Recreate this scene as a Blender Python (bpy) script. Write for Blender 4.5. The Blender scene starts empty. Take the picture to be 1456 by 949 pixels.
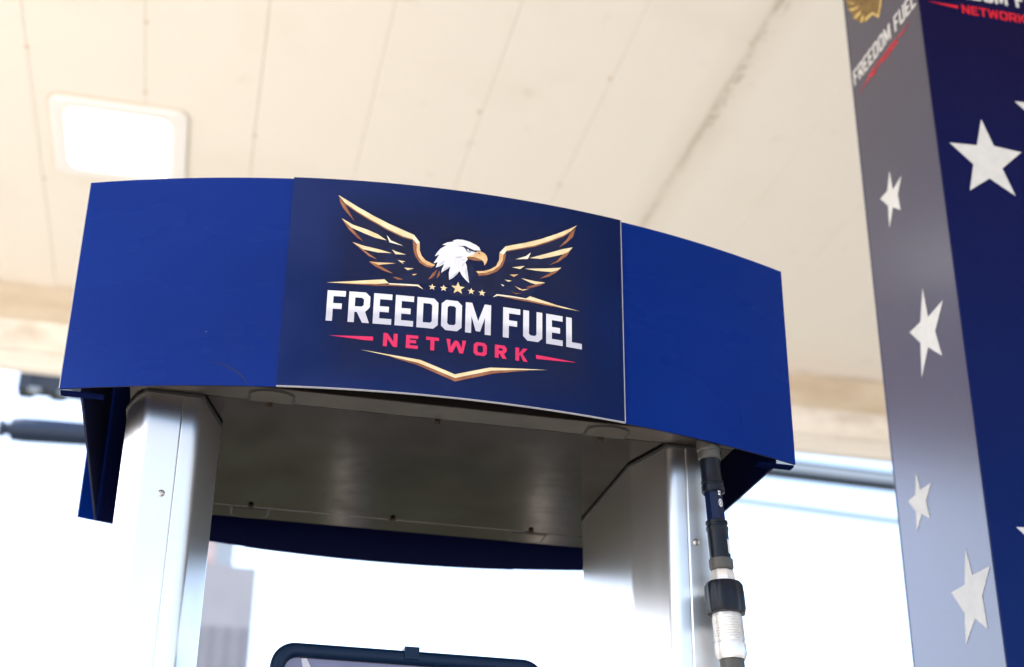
import bpy, bmesh, math, random
from mathutils import Vector, Matrix
from mathutils.geometry import tessellate_polygon
random.seed(4)
SC = bpy.context.scene
COL = SC.collection
H0 = 2.31          # height of the header's lower edge above the forecourt; z below is measured from it

# ------------------------------------------------------------------ camera
PITCH, YAW, ROLL = 0.415626, 0.194236, 0.025868
cp, sp, cy, sy, cr, sr = (math.cos(PITCH), math.sin(PITCH), math.cos(YAW), math.sin(YAW), math.cos(ROLL), math.sin(ROLL))
fwd = Vector((sy*cp, cy*cp, sp)); rgt = Vector((cy, -sy, 0)); up = rgt.cross(fwd)
r2 = rgt*cr + up*sr; u2 = up*cr - rgt*sr
cam = bpy.data.cameras.new('camera'); camo = bpy.data.objects.new('camera', cam); COL.objects.link(camo)
M = Matrix.Identity(4)
for i in range(3):
    M[i][0], M[i][1], M[i][2] = r2[i], u2[i], -fwd[i]
M[0][3], M[1][3], M[2][3] = -0.33338, -1.87135, 1.49885
camo.matrix_world = M
cam.sensor_width = 36; cam.lens = 36*2000.64/1456
cam.shift_x = 0.04296; cam.shift_y = 0.07641
cam.clip_start = 0.05; cam.clip_end = 3000
cam.dof.use_dof = True; cam.dof.focus_distance = 2.0; cam.dof.aperture_fstop = 3.4
SC.camera = camo

# ------------------------------------------------------------------ daylight
SUN_EL, SUN_AZ = math.radians(52), math.radians(286)      # azimuth clockwise from +Y: sun from the left, a little behind the camera
w = bpy.data.worlds.new('World'); SC.world = w; w.use_nodes = True
nt = w.node_tree; nt.nodes.clear()
sky = nt.nodes.new('ShaderNodeTexSky'); sky.sky_type = 'NISHITA'; sky.sun_disc = False
sky.sun_elevation = SUN_EL; sky.sun_rotation = SUN_AZ
sky.air_density = 1.0; sky.dust_density = 4.0; sky.ozone_density = 1.0
bg = nt.nodes.new('ShaderNodeBackground'); bg.inputs[1].default_value = 0.15
ow = nt.nodes.new('ShaderNodeOutputWorld')
nt.links.new(sky.outputs[0], bg.inputs[0]); nt.links.new(bg.outputs[0], ow.inputs[0])
sl = bpy.data.lights.new('sun', 'SUN'); sl.energy = 4.0; sl.angle = math.radians(0.5); sl.color = (1, .95, .87)
so = bpy.data.objects.new('sun', sl); COL.objects.link(so)
sd = Vector((math.sin(SUN_AZ)*math.cos(SUN_EL), math.cos(SUN_AZ)*math.cos(SUN_EL), math.sin(SUN_EL)))
so.rotation_euler = sd.to_track_quat('Z', 'Y').to_euler(); so.location = (0, 0, 20)
SC.view_settings.view_transform = 'Standard'; SC.view_settings.look = 'None'
SC.view_settings.exposure = 2.35; SC.view_settings.gamma = 1
SC.cycles.max_bounces = 10; SC.cycles.diffuse_bounces = 6; SC.cycles.glossy_bounces = 5

# ------------------------------------------------------------------ materials
def mat(name, col, rough=.5, metal=0, coat=0, spec=.5, emit=None, estr=0):
    m = bpy.data.materials.new(name); m.use_nodes = True
    b = m.node_tree.nodes['Principled BSDF']
    b.inputs['Base Color'].default_value = (*col, 1); b.inputs['Roughness'].default_value = rough
    b.inputs['Metallic'].default_value = metal; b.inputs['Coat Weight'].default_value = coat
    b.inputs['Coat Roughness'].default_value = .08
    b.inputs['Specular IOR Level'].default_value = spec
    if emit: b.inputs['Emission Color'].default_value = (*emit, 1); b.inputs['Emission Strength'].default_value = estr
    return m
class N:
    """small node-graph helper"""
    def __init__(s, m): s.t = m.node_tree; s.b = s.t.nodes['Principled BSDF']
    def n(s, kind, **kw):
        x = s.t.nodes.new('ShaderNode' + kind)
        for k, v in kw.items():
            if k.startswith('i_'):
                key = k[2:]
                key = int(key) if key.isdigit() else key.replace('_', ' ')
                if hasattr(v, 'is_output'): s.t.links.new(v, x.inputs[key])
                else: x.inputs[key].default_value = v
            else: setattr(x, k, v)
        return x
    def pos(s): return s.n('NewGeometry').outputs['Position']
    def mapped(s, scale, src=None):
        m_ = s.n('Mapping'); m_.inputs['Scale'].default_value = scale
        s.t.links.new(src or s.pos(), m_.inputs['Vector']); return m_.outputs[0]
    def noise(s, scale, vec=None, detail=3, rough=.5):
        x = s.n('TexNoise', i_Scale=scale, i_Detail=detail, i_Roughness=rough)
        if vec is None: vec = s.pos()
        s.t.links.new(vec, x.inputs['Vector']); return x.outputs['Fac']
    def ramp(s, fac, a, b, ca=(0, 0, 0), cb=(1, 1, 1)):
        r = s.n('ValToRGB'); s.t.links.new(fac, r.inputs[0])
        r.color_ramp.elements[0].position = a; r.color_ramp.elements[1].position = b
        r.color_ramp.elements[0].color = (*ca, 1); r.color_ramp.elements[1].color = (*cb, 1); return r.outputs[0]
    def mix(s, fac, a, b):
        x = s.n('MixRGB')
        for i, v in ((0, fac), (1, a), (2, b)):
            if hasattr(v, 'is_output'): s.t.links.new(v, x.inputs[i])
            else: x.inputs[i].default_value = v if i == 0 else (*v, 1)
        return x.outputs[0]
    def math(s, op, a, b=0.0, c=0.0, clamp=False):
        x = s.n('Math', operation=op, use_clamp=clamp)
        for i, v in ((0, a), (1, b), (2, c)):
            if hasattr(v, 'is_output'): s.t.links.new(v, x.inputs[i])
            else: x.inputs[i].default_value = v
        return x.outputs[0]
    def to(s, out, inp): s.t.links.new(out, s.b.inputs[inp])
    def bump(s, h, strength, dist=.001):
        x = s.n('Bump', i_Strength=strength, i_Distance=dist); s.t.links.new(h, x.inputs['Height']); s.to(x.outputs[0], 'Normal')
    def xyz(s, v): x = s.n('SeparateXYZ'); s.t.links.new(v, x.inputs[0]); return x.outputs

MT = {}
# canopy paint: cream steel with faint stains, dirt along one joint and along the back edge
m = MT['cream_steel'] = mat('cream painted steel', (.80, .745, .635), .5, spec=.3); n = N(m)
st = n.ramp(n.noise(1.7, detail=4), .56, .76); st2 = n.ramp(n.noise(7, detail=5), .66, .80)
c = n.mix(n.math('MULTIPLY', st, .30), (.80, .74, .665), (.66, .585, .48)); c = n.mix(n.math('MULTIPLY', st2, .30), c, (.42, .36, .27))
X = n.xyz(n.pos()); dx = n.math('ABSOLUTE', n.math('SUBTRACT', X[0], 1.345))
dm = n.math('MULTIPLY', n.math('SUBTRACT', 1, n.math('DIVIDE', dx, .030), clamp=True), n.ramp(n.noise(9, n.mapped((3, .6, 1)), 6, .7), .36, .62))
c = n.mix(n.math('MULTIPLY', dm, .55), c, (.34, .27, .18))
sp = n.math('MULTIPLY', n.math('SUBTRACT', 1, n.math('DIVIDE', n.math('ABSOLUTE', n.math('SUBTRACT', X[0], 1.360)), .03), clamp=True), n.ramp(n.noise(42, detail=2), .56, .64))
sp = n.math('MULTIPLY', sp, n.math('LESS_THAN', X[1], 2.35)); c = n.mix(n.math('MULTIPLY', sp, .8), c, (.30, .25, .17))
dw = n.math('MULTIPLY', n.math('SUBTRACT', 1, n.math('DIVIDE', dx, .12), clamp=True), .25); c = n.mix(dw, c, (.55, .47, .36))
dy = n.math('ABSOLUTE', n.math('SUBTRACT', X[1], 4.14))
dm2 = n.math('MULTIPLY', n.math('SUBTRACT', 1, n.math('DIVIDE', dy, .06), clamp=True), n.ramp(n.noise(5, n.mapped((1, 2, 2)), 5), .35, .65))
c = n.mix(n.math('MULTIPLY', dm2, .55), c, (.36, .28, .19))
n.to(c, 'Base Color'); n.bump(n.noise(3), .25, .004)
MT['fascia_tan'] = m2 = mat('tan painted steel', (.60, .51, .39), .5); n = N(m2)
n.to(n.mix(n.ramp(n.noise(4, n.mapped((1, 1, 3)), 5), .4, .7), (.64, .55, .43), (.54, .44, .32)), 'Base Color')
MT['white_paint'] = mat('white trim paint', (.8, .79, .76), .4)
MT['joint_dark'] = mat('dark joint backing', (.30, .26, .20), .8)  # brown backing seen through the gaps between planks
MT['lamp_frame'] = mat('cream lamp frame', (.82, .79, .77), .4)
MT['lamp_glow'] = mat('lit lamp lens', (.9, .9, .85), .3, emit=(1, .97, .88), estr=.4)
# blue header paint
def blue_panel(name, col, var, rough, coat):
    m = mat(name, col, rough, coat=coat, spec=.11); n = N(m)
    f = n.ramp(n.noise(2.2, n.mapped((1, 1, 1.3)), 2), .35, .7)
    n.to(n.mix(f, col, var), 'Base Color')
    n.bump(n.noise(2.2, n.mapped((1, 1, .7)), 1), .30, .006)
    sc_ = n.noise(3, n.mapped((1, 1, 2.5)), 3, .5)
    r = n.math('ADD', n.math('MULTIPLY', sc_, .10), rough); n.to(r, 'Roughness')
    return m
MT['blue'] = blue_panel('blue header paint', (.0006, .0155, .143), (.0008, .019, .168), .22, .0)
MT['blue_shaded'] = blue_panel('blue paint darkened for shade', (.0005, .002, .028), (.0005, .003, .034), .5, 0)  # same blue, darkened to stand in for shade inside the header
# navy print with a darker feathered ground behind the logo
m = MT['navy_print'] = mat('navy printed film', (.008, .018, .085), .3, coat=0, spec=.07); n = N(m)
uv = n.n('UVMap').outputs[0]; U = n.xyz(uv)
def soft(u, c0, half, fe): return n.math('SUBTRACT', 1, n.math('DIVIDE', n.math('SUBTRACT', n.math('ABSOLUTE', n.math('SUBTRACT', u, c0)), half), fe), clamp=True)
mk = n.math('MULTIPLY', soft(U[0], .0, .165, .045), soft(U[1], .165, .095, .07))
mk = n.math('MULTIPLY', mk, n.ramp(n.noise(14, uv, 2), .25, .6, (.55, .55, .55)))
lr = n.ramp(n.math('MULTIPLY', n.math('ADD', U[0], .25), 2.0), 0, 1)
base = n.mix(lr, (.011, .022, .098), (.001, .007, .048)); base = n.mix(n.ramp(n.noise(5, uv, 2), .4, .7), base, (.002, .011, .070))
n.to(n.mix(mk, base, (.008, .012, .042)), 'Base Color')
n.bump(n.math('ADD', n.noise(2.5, n.mapped((1, 1, .7)), 2), n.math('MULTIPLY', n.noise(1, n.mapped((420, 420, 1.5)), 1), .02)), .3, .005)
MT['navy_matte'] = mat('matte navy return', (.003, .006, .035), .8, spec=0)
MT['white_edge'] = mat('white sheet edge', (.30, .295, .33), .4)
# printed inks
def ink(name, a, b, ax=1, lo=0, hi=1, scale=40):
    m = mat(name, a, .3, spec=.15); n = N(m); uv = n.n('UVMap').outputs[0]
    n.to(n.mix(n.ramp(n.noise(scale, uv, 2), .35, .65), a, b), 'Base Color'); return m
INK = {
 'cream': ink('cream gold ink', (.74, .62, .40), (.64, .49, .27)), 'pale': ink('pale gold ink', (.74, .70, .60), (.70, .61, .44)),
 'gold': ink('mid gold ink', (.58, .34, .16), (.68, .47, .26)), 'copper': ink('copper ink', (.30, .13, .07), (.20, .075, .04)),
 'dark': ink('dark wing ink', (.006, .009, .034), (.008, .013, .05)), 'white': ink('white head ink', (.62, .62, .66), (.70, .70, .72)),
 'grey': ink('grey feather ink', (.42, .42, .48), (.55, .55, .6)), 'navy': ink('eye line ink', (.012, .014, .05), (.02, .02, .07)),
 'red': ink('red ink', (.60, .030, .11), (.54, .026, .10)), 'letter': None, 'redcol': ink('column red ink', (.55, .008, .02), (.5, .01, .02)),
 'starwhite': ink('white star film', (.56, .56, .57), (.52, .52, .53)), 'brown': ink('brown feather ink', (.10, .055, .012), (.2, .12, .03), scale=90),
 'crestgold': ink('crest gold ink', (.50, .33, .08), (.65, .5, .2), scale=90)}
INK['white2'] = INK['white']; INK['navy2'] = INK['navy']
m = INK['letter'] = mat('silver white ink', (.7, .7, .74), .3); n = N(m); U = n.xyz(n.n('UVMap').outputs[0])
n.to(n.ramp(n.math('DIVIDE', n.math('SUBTRACT', U[1], .103), .049, clamp=True), .30, .52, (.46, .46, .54), (.62, .62, .67)), 'Base Color')
# stainless steel
def steel(name, col, rough, brush=(1, 1, 1), smudge=.1, bstr=.15, aniso=0, stain=.93):
    m = mat(name, col, rough, 1); n = N(m)
    if aniso:
        n.b.inputs['Anisotropic'].default_value = aniso
        tg = n.n('Tangent', direction_type='RADIAL', axis='Z'); n.to(tg.outputs[0], 'Tangent')
    b1 = n.noise(1, n.mapped(brush), 3); sm = n.noise(11, detail=6, rough=.65)
    n.to(n.math('ADD', n.math('MULTIPLY', n.ramp(sm, .2, .9), smudge), n.math('ADD', n.math('MULTIPLY', b1, .06), rough - .03)), 'Roughness')
    n.to(n.mix(n.ramp(sm, .3, .9), col, tuple(c_*stain for c_ in col)), 'Base Color')
    if bstr: n.bump(b1, bstr, .0006)
    return m
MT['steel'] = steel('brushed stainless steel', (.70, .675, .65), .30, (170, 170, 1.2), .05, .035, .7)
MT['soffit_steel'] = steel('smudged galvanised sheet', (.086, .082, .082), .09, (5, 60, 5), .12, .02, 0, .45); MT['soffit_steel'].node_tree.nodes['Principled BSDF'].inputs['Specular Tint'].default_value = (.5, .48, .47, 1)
MT['strip_steel'] = steel('worn grey bracket steel', (.065, .054, .047), .42, (40, 40, 40), .15, .4)
m = MT['strip_steel']; n = N(m)
MT['gasket'] = mat('black rubber gasket', (.012, .011, .011), .7)
MT['screw'] = mat('screw steel', (.42, .41, .40), .35, 1)
MT['screw_dark'] = mat('rusty screw', (.03, .018, .013), .8, 0, spec=.1)
MT['hose_black'] = mat('black rubber sleeve', (.003, .005, .011), .3, spec=.2)
MT['hose_blue'] = mat('dark blue label film', (.002, .007, .035), .3, spec=.2)
MT['clear_grey'] = mat('dull cast metal', (.07, .066, .062), .5, .5)
m = MT['alu'] = mat('pale machined aluminium', (.62, .61, .60), .3, .5)
MT['label'] = mat('white label print', (.75, .75, .77), .4)
MT['frame_blue'] = mat('dark blue frame plastic', (.002, .012, .036), .35, spec=.15)
m = MT['screen'] = mat('dark glossy display glass', (.10, .085, .15), .08, coat=.6); n = N(m)
n.to(n.mix(n.ramp(n.noise(5, n.mapped((1, 1, 3)), 2), .35, .7), (.13, .11, .19), (.07, .06, .12)), 'Base Color')
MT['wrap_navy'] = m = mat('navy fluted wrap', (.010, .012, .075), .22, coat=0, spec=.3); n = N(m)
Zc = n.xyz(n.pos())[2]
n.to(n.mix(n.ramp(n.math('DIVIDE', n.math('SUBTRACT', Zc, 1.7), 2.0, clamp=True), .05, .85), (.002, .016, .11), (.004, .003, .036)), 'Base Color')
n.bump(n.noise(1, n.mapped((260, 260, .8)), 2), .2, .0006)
m = MT['wrap_side'] = MT['wrap_navy'].copy(); m.name = 'navy gloss laminate wrap'  # same film, reflection raised so the side face looks sky-lit
m.node_tree.nodes['Principled BSDF'].inputs['Specular IOR Level'].default_value = .9
MT['wrap_navy'].node_tree.nodes['Principled BSDF'].inputs['Specular IOR Level'].default_value = .05  # reflection lowered so the front face of this film stays dark
m = MT['blue_dimmed'] = MT['blue'].copy(); m.name = 'blue header paint, satin'  # copy of the same blue with less sheen, so the right wing looks shaded
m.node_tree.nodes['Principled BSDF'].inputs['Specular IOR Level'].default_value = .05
MT['concrete'] = m = mat('forecourt concrete', (.28, .265, .24), .85); n = N(m)
n.to(n.mix(n.ramp(n.noise(1.2, detail=6), .35, .7), (.29, .275, .25), (.22, .21, .19)), 'Base Color')
MT['asphalt'] = m = mat('asphalt', (.05, .05, .05), .9); n = N(m); n.to(n.mix(n.ramp(n.noise(3, detail=8), .3, .7), (.06, .06, .058), (.04, .04, .04)), 'Base Color')
MT['grass'] = m = mat('grass ground', (.05, .075, .03), .9); n = N(m); n.to(n.mix(n.ramp(n.noise(6, detail=8), .3, .7), (.045, .056, .030), (.028, .036, .019)), 'Base Color')
MT['tower'] = m = mat('grey tower cladding', (.17, .165, .18), .8); n = N(m); n.to(n.mix(n.ramp(n.noise(.3, detail=5), .4, .7), (.36, .335, .345), (.33, .31, .32)), 'Base Color')
MT['tower_glass'] = mat('tower window glass', (.22, .205, .225), .6)
MT['tower_brick'] = m = mat('reddish roof plant brick', (.34, .25, .23), .85); n = N(m); n.to(n.mix(n.ramp(n.noise(1.1, detail=3), .45, .6), (.52, .42, .40), (.42, .28, .22)), 'Base Color')
MT['mast_blue'] = mat('dark blue mast paint', (.004, .016, .045), .4)
MT['mast_grey'] = mat('dark grey mast steel', (.014, .018, .028), .5)
MT['pale_metal'] = mat('pale blue grey metal', (.30, .33, .35), .5)
MT['green_trim'] = mat('dark green trim', (.003, .012, .012), .5)
MT['black_trim'] = mat('near black trim', (.008, .011, .016), .5)
MT['cable'] = mat('grey cable jacket', (.16, .18, .17), .6)

# ------------------------------------------------------------------ object helpers
ORG = {}
def place(o, bm_or_me, parent):
    """origin at the piece's own foot, parented without moving it"""
    me = o.data; xs = [v.co for v in me.vertices]
    mn = Vector([min(c[i] for c in xs) for i in range(3)]); mx = Vector([max(c[i] for c in xs) for i in range(3)])
    org = Vector(((mn.x+mx.x)/2, (mn.y+mx.y)/2, mn.z)); me.transform(Matrix.Translation(-org)); ORG[o.name] = org
    o.location = org - (ORG[parent.name] if parent else Vector())
    if parent: o.parent = parent
def obj(name, bm, ms, parent=None, smooth=None):
    me = bpy.data.meshes.new(name)
    for v in bm.verts: v.co.z += H0
    bm.to_mesh(me); bm.free()
    for m_ in (ms if isinstance(ms, (list, tuple)) else [ms]): me.materials.append(m_)
    if smooth:
        for p in me.polygons: p.use_smooth = True
        me.set_sharp_from_angle(angle=math.radians(smooth))
    o = bpy.data.objects.new(name, me); COL.objects.link(o); place(o, me, parent)
    if smooth:
        wn = o.modifiers.new('weighted_normal', 'WEIGHTED_NORMAL'); wn.keep_sharp = True; wn.weight = 100
    return o
def thing(name, label, cat, loc, group=None):
    o = bpy.data.objects.new(name, None); COL.objects.link(o); o.location = loc; ORG[o.name] = Vector(loc)
    o.empty_display_size = .2
    return tag(o, label, cat, group)
def tag(o, label, cat, group=None):
    o['label'] = label; o['category'] = cat
    if group: o['group'] = group
    return o
def again(src, delta, parent):
    """a linked copy of a part, shifted"""
    c = src.copy(); COL.objects.link(c); c.parent = parent; c.location = src.location + Vector(delta)
    ORG[c.name] = ORG[src.name] + Vector(delta); return c
def box(bm, x0, x1, y0, y1, z0, z1, bev=0):
    r = bmesh.ops.create_cube(bm, size=1)['verts']
    for v in r:
        v.co = Vector((x0 + (v.co.x+.5)*(x1-x0), y0 + (v.co.y+.5)*(y1-y0), z0 + (v.co.z+.5)*(z1-z0)))
    if bev:
        es = list({e for v in r for e in v.link_edges})
        bmesh.ops.bevel(bm, geom=es, offset=bev, segments=2, affect='EDGES', profile=.6)
def prism(bm, pts, z0, z1, cap=True):
    """plan outline pts [(x,y)] pulled up from z0 to z1"""
    a = [bm.verts.new((x, y, z0)) for x, y in pts]; b = [bm.verts.new((x, y, z1)) for x, y in pts]; k = len(pts)
    for i in range(k): bm.faces.new((a[i], a[(i+1) % k], b[(i+1) % k], b[i]))
    if cap: bm.faces.new(b); bm.faces.new(a[::-1])
    bmesh.ops.recalc_face_normals(bm, faces=bm.faces)
def sheet(bm, pts, z0, z1, t, cap=True):
    """open plan polyline given thickness t (to the left of its direction)"""
    k = len(pts); off = []
    for i in range(k):
        a = Vector(pts[max(i-1, 0)]); b = Vector(pts[min(i+1, k-1)]); d = (b-a).normalized(); off.append((pts[i][0]-d.y*t, pts[i][1]+d.x*t))
    prism(bm, list(pts) + off[::-1], z0, z1, cap)
def lathe(bm, prof, seg=32, axis_pt=(0, 0)):
    """prof [(r,z)] about a vertical axis"""
    rings = []
    for r, z in prof:
        rings.append([bm.verts.new((axis_pt[0]+r*math.cos(2*math.pi*i/seg), axis_pt[1]+r*math.sin(2*math.pi*i/seg), z)) for i in range(seg)])
    for a, b in zip(rings, rings[1:]):
        for i in range(seg): bm.faces.new((a[i], a[(i+1) % seg], b[(i+1) % seg], b[i]))
    bm.faces.new(rings[0]); bm.faces.new(rings[-1]); bmesh.ops.recalc_face_normals(bm, faces=bm.faces)
def tube(bm, pts, r, seg=10):
    rings = []
    for i, p in enumerate(pts):
        a = Vector(pts[max(i-1, 0)]); b = Vector(pts[min(i+1, len(pts)-1)]); d = (b-a).normalized()
        q = d.to_track_quat('Z', 'Y'); rings.append([bm.verts.new(Vector(p) + q @ Vector((r*math.cos(2*math.pi*k/seg), r*math.sin(2*math.pi*k/seg), 0))) for k in range(seg)])
    for a, b in zip(rings, rings[1:]):
        for i in range(seg): bm.faces.new((a[i], a[(i+1) % seg], b[(i+1) % seg], b[i]))
    bm.faces.new(rings[0]); bm.faces.new(rings[-1]); bmesh.ops.recalc_face_normals(bm, faces=bm.faces)

def decal(name, polys, m_, parent, surf, off, cut=None):
    """flat print: polys = [[outer, hole, ...], ...] in surface units, laid on surf(u, v, off)"""
    bm = bmesh.new()
    for p in polys:
        loops = [[Vector((a, b, 0)) for a, b in l] for l in p]; flat = [v for l in loops for v in l]
        vs = [bm.verts.new(v) for v in flat]
        for t in tessellate_polygon(loops):
            try: bm.faces.new([vs[i] for i in t])
            except ValueError: pass
    if cut:
        us = [v.co.x for v in bm.verts]; u = math.ceil(min(us)/cut)*cut
        while u < max(us):
            bmesh.ops.bisect_plane(bm, geom=bm.verts[:]+bm.edges[:]+bm.faces[:], plane_co=(u, 0, 0), plane_no=(1, 0, 0)); u += cut
    uvl = bm.loops.layers.uv.new('UVMap')
    for f in bm.faces:
        for l in f.loops: l[uvl].uv = (l.vert.co.x, l.vert.co.y)
    for v in bm.verts: v.co = Vector(surf(v.co.x, v.co.y, off))
    return obj(name, bm, m_, parent)

# block letters drawn in a w x h cell with stroke t and cut corners c
def letter(ch, x, z, w, h, t, c, tv=None):
    tv = tv or t
    k = .40*h
    if ch == 'F': L = [[(0,0),(t,0),(t,k),(w*.82,k),(w*.82,k+tv),(t,k+tv),(t,h-tv),(w,h-tv),(w,h),(0,h)]]
    elif ch == 'E': L = [[(0,0),(w,0),(w,tv),(t,tv),(t,k),(w*.84,k),(w*.84,k+tv),(t,k+tv),(t,h-tv),(w,h-tv),(w,h),(0,h)]]
    elif ch == 'L': L = [[(0,0),(w,0),(w,tv),(t,tv),(t,h),(0,h)]]
    elif ch == 'T': L = [[((w-t)/2,0),((w+t)/2,0),((w+t)/2,h-tv),(w,h-tv),(w,h),(0,h),(0,h-tv),((w-t)/2,h-tv)]]
    elif ch == 'O': L = [[(c,0),(w-c,0),(w,c),(w,h-c),(w-c,h),(c,h),(0,h-c),(0,c)], [(t+c*.4,tv),(t,tv+c*.4),(t,h-tv-c*.4),(t+c*.4,h-tv),(w-t-c*.4,h-tv),(w-t,h-tv-c*.4),(w-t,tv+c*.4),(w-t-c*.4,tv)]]
    elif ch == 'D': L = [[(0,0),(w-c,0),(w,c),(w,h-c),(w-c,h),(0,h)], [(t,tv),(t,h-tv),(w-t-c*.4,h-tv),(w-t,h-tv-c*.4),(w-t,tv+c*.4),(w-t-c*.4,tv)]]
    elif ch == 'U': L = [[(c,0),(w-c,0),(w,c),(w,h),(w-t,h),(w-t,tv+c*.4),(w-t-c*.4,tv),(t+c*.4,tv),(t,tv+c*.4),(t,h),(0,h),(0,c)]]
    elif ch == 'R':
        q = .34*h
        L = [[(0,0),(t,0),(t,q),(w*.40,q),(w-t*1.12,0),(w,0),(w-t*.72,q+.02*h),(w-c*.4,q+c*.8),(w,q+c*1.4),(w,h-c),(w-c,h),(0,h)], [(t,q+tv),(t,h-tv),(w-t-c*.4,h-tv),(w-t,h-tv-c*.4),(w-t,q+tv+c*.4),(w-t-c*.4,q+tv)]]
    elif ch == 'M': L = [[(0,0),(t,0),(t,h*.56),(w*.5-t*.36,h*.08),(w*.5+t*.36,h*.08),(w-t,h*.56),(w-t,0),(w,0),(w,h),(w-t*1.08,h),(w*.5,h*.42),(t*1.08,h),(0,h)]]
    elif ch == 'N': L = [[(0,0),(t,0),(t,h*.60),(w-t,0),(w,0),(w,h),(w-t,h),(w-t,h*.40),(t,h),(0,h)]]
    elif ch == 'W': L = [[(w*.14,0),(w*.14+t*.95,0),(w*.5,h*.58),(w*.86-t*.95,0),(w*.86,0),(w,h),(w-t,h),(w*.79,h*.40),(w*.5+t*.42,h*.92),(w*.5-t*.42,h*.92),(w*.21,h*.40),(t,h),(0,h)]]
    elif ch == 'K': L = [[(0,0),(t,0),(t,h*.34),(w*.38,h*.48),(w-t*1.15,0),(w,0),(w*.58,h*.56),(w*.98,h),(w-t*1.2,h),(t,h*.58),(t,h),(0,h)]]
    return [[(x+a, z+b) for a, b in l] for l in L]

# ------------------------------------------------------------------ the ground
def flat(name, x0, x1, y0, y1, z, m_, kind='structure'):
    bm = bmesh.new(); vs = [bm.verts.new(p) for p in ((x0,y0,z-H0),(x1,y0,z-H0),(x1,y1,z-H0),(x0,y1,z-H0))]; bm.faces.new(vs)
    o = obj(name, bm, m_); o['kind'] = kind; return o
flat('ground', -1200, 1200, -1200, 1200, -.008, MT['concrete'])
flat('road', -300, 300, 3.9, 5.75, -.004, MT['asphalt'])
flat('grass_verge', -300, 300, 5.75, 8.6, 0, MT['grass'])
flat('road', -300, 300, 8.6, 17, -.004, MT['asphalt'])
flat('grass_field', -300, 300, 17, 100, 0, MT['grass'])
for lab, bx, br in (('white round bollard on the grass verge, added out of view for the pale reflection left of centre in the soffit', .53, .10), ('white round bollard on the grass verge, added out of view for the pale reflection right of centre in the soffit', 1.77, .12)):
    b_ = thing('added_bollard', lab, 'added_bollard', (bx, 6.05, 0), 'bollards added for reflections')  # unseen posts added only to give the soffit its pale reflections
    bm = bmesh.new(); lathe(bm, [(br, -H0), (br, -H0+.92), (br*.92, -H0+.98), (br*.6, -H0+1.02), (.01, -H0+1.03)], 24, (bx, 6.05)); obj('post', bm, MT['white_paint'], b_, smooth=40)
    bm = bmesh.new(); lathe(bm, [(br+.004, -H0+.70), (br+.004, -H0+.80)], 24, (bx, 6.05)); obj('band', bm, MT['black_trim'], b_, smooth=40)
bm = bmesh.new(); box(bm, -1.3, 3.2, -.25, 1.0, -H0, -H0+.15, .02); o = obj('pump_island', bm, MT['concrete'], smooth=40); o['kind'] = 'structure'

# ------------------------------------------------------------------ canopy
HC = 2.30; YF, YN, XL, XR = 4.14, -4.6, -3.3, 7.0
can = thing('canopy', 'wide forecourt canopy with a cream plank ceiling and beige inner edge above the pump', 'canopy', ((XL+XR)/2, 0, H0+1.9))
PW, PX = .4066, -1.105
def plank_bm(x0, x1):
    bm = bmesh.new(); g = .0005; r = .0021
    prof = [(x0+g, HC+.03), (x0+g, HC+r), (x0+g+r*.3, HC+r*.3), (x0+g+r, HC), (x1-g-r, HC), (x1-g-r*.3, HC+r*.3), (x1-g, HC+r), (x1-g, HC+.03)]
    a = [bm.verts.new((x, YN, z)) for x, z in prof]; b = [bm.verts.new((x, YF, z)) for x, z in prof]
    for i in range(len(prof)-1): bm.faces.new((a[i], a[i+1], b[i+1], b[i]))
    bmesh.ops.recalc_face_normals(bm, faces=bm.faces)
    for f in bm.faces: f.normal_update()
    return bm
p0 = obj('ceiling_plank', plank_bm(PX, PX+PW), MT['cream_steel'], can)
for k in range(-8, 36):
    if k and XL < PX+k*PW and PX+(k+1)*PW < XR: again(p0, (k*PW, 0, random.uniform(-.0012, .0012)), can)
bm = bmesh.new(); box(bm, XL, XR, YN, YF, HC+.012, HC+.4); obj('canopy_deck', bm, MT['joint_dark'], can)
# inner face at the far edge: upright band, then a lighter sloping gutter with ribs
bm = bmesh.new(); box(bm, XL, XR, YF+.001, YF+.03, 2.115, HC+.4); obj('fascia_band', bm, MT['fascia_tan'], can)
bm = bmesh.new()
sec = [(YF+.031, 2.20), (YF+.031, 2.115), (YF-.012, 2.112), (YF+.035, 1.985), (YF+.030, 1.975), (YF+.075, 1.952), (YF+.07, 1.945), (YF+.10, 1.925), (YF+.16, 1.925), (YF+.16, 2.72), (YF+.12, 2.72), (YF+.12, 2.2)]
a = [bm.verts.new((XL, y, z)) for y, z in sec]; b = [bm.verts.new((XR, y, z)) for y, z in sec]
for i in range(len(sec)): bm.faces.new((a[i], a[(i+1) % len(sec)], b[(i+1) % len(sec)], b[i]))
bmesh.ops.recalc_face_normals(bm, faces=bm.faces); obj('gutter', bm, MT['cream_steel'], can)
for nm, (x0, x1, y0, y1) in {'a': (XL-.2, XL, YN-.2, YF+.3), 'b': (XR, XR+.2, YN-.2, YF+.3), 'c': (XL, XR, YN-.2, YN)}.items():
    bm = bmesh.new(); box(bm, x0, x1, y0, y1, 1.93, 2.72); obj('fascia', bm, MT['white_paint'], can)
# screws along the joints
bm = bmesh.new(); lathe(bm, [(.006, HC-.004), (.0085, HC-.002), (.0085, HC+.002)], 12, (PX, 0)); s0 = obj('plank_screw', bm, MT['fascia_tan'], can, smooth=40)
SCR = [(-1.105, 2.35), (-1.10, 3.2), (-.695, 2.12), (-.70, 2.52), (.51, 2.35), (.92, 2.05), (.925, 2.75), (-.29, 2.7), (1.33, 1.75), (1.34, 2.5)]
for i, (x, y) in enumerate(SCR):
    if i == 0: s0.location = s0.location + Vector((0, y, 0)); ORG[s0.name] += Vector((0, y, 0))
    else: again(s0, (x-PX, y-2.35, 0), can)

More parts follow.
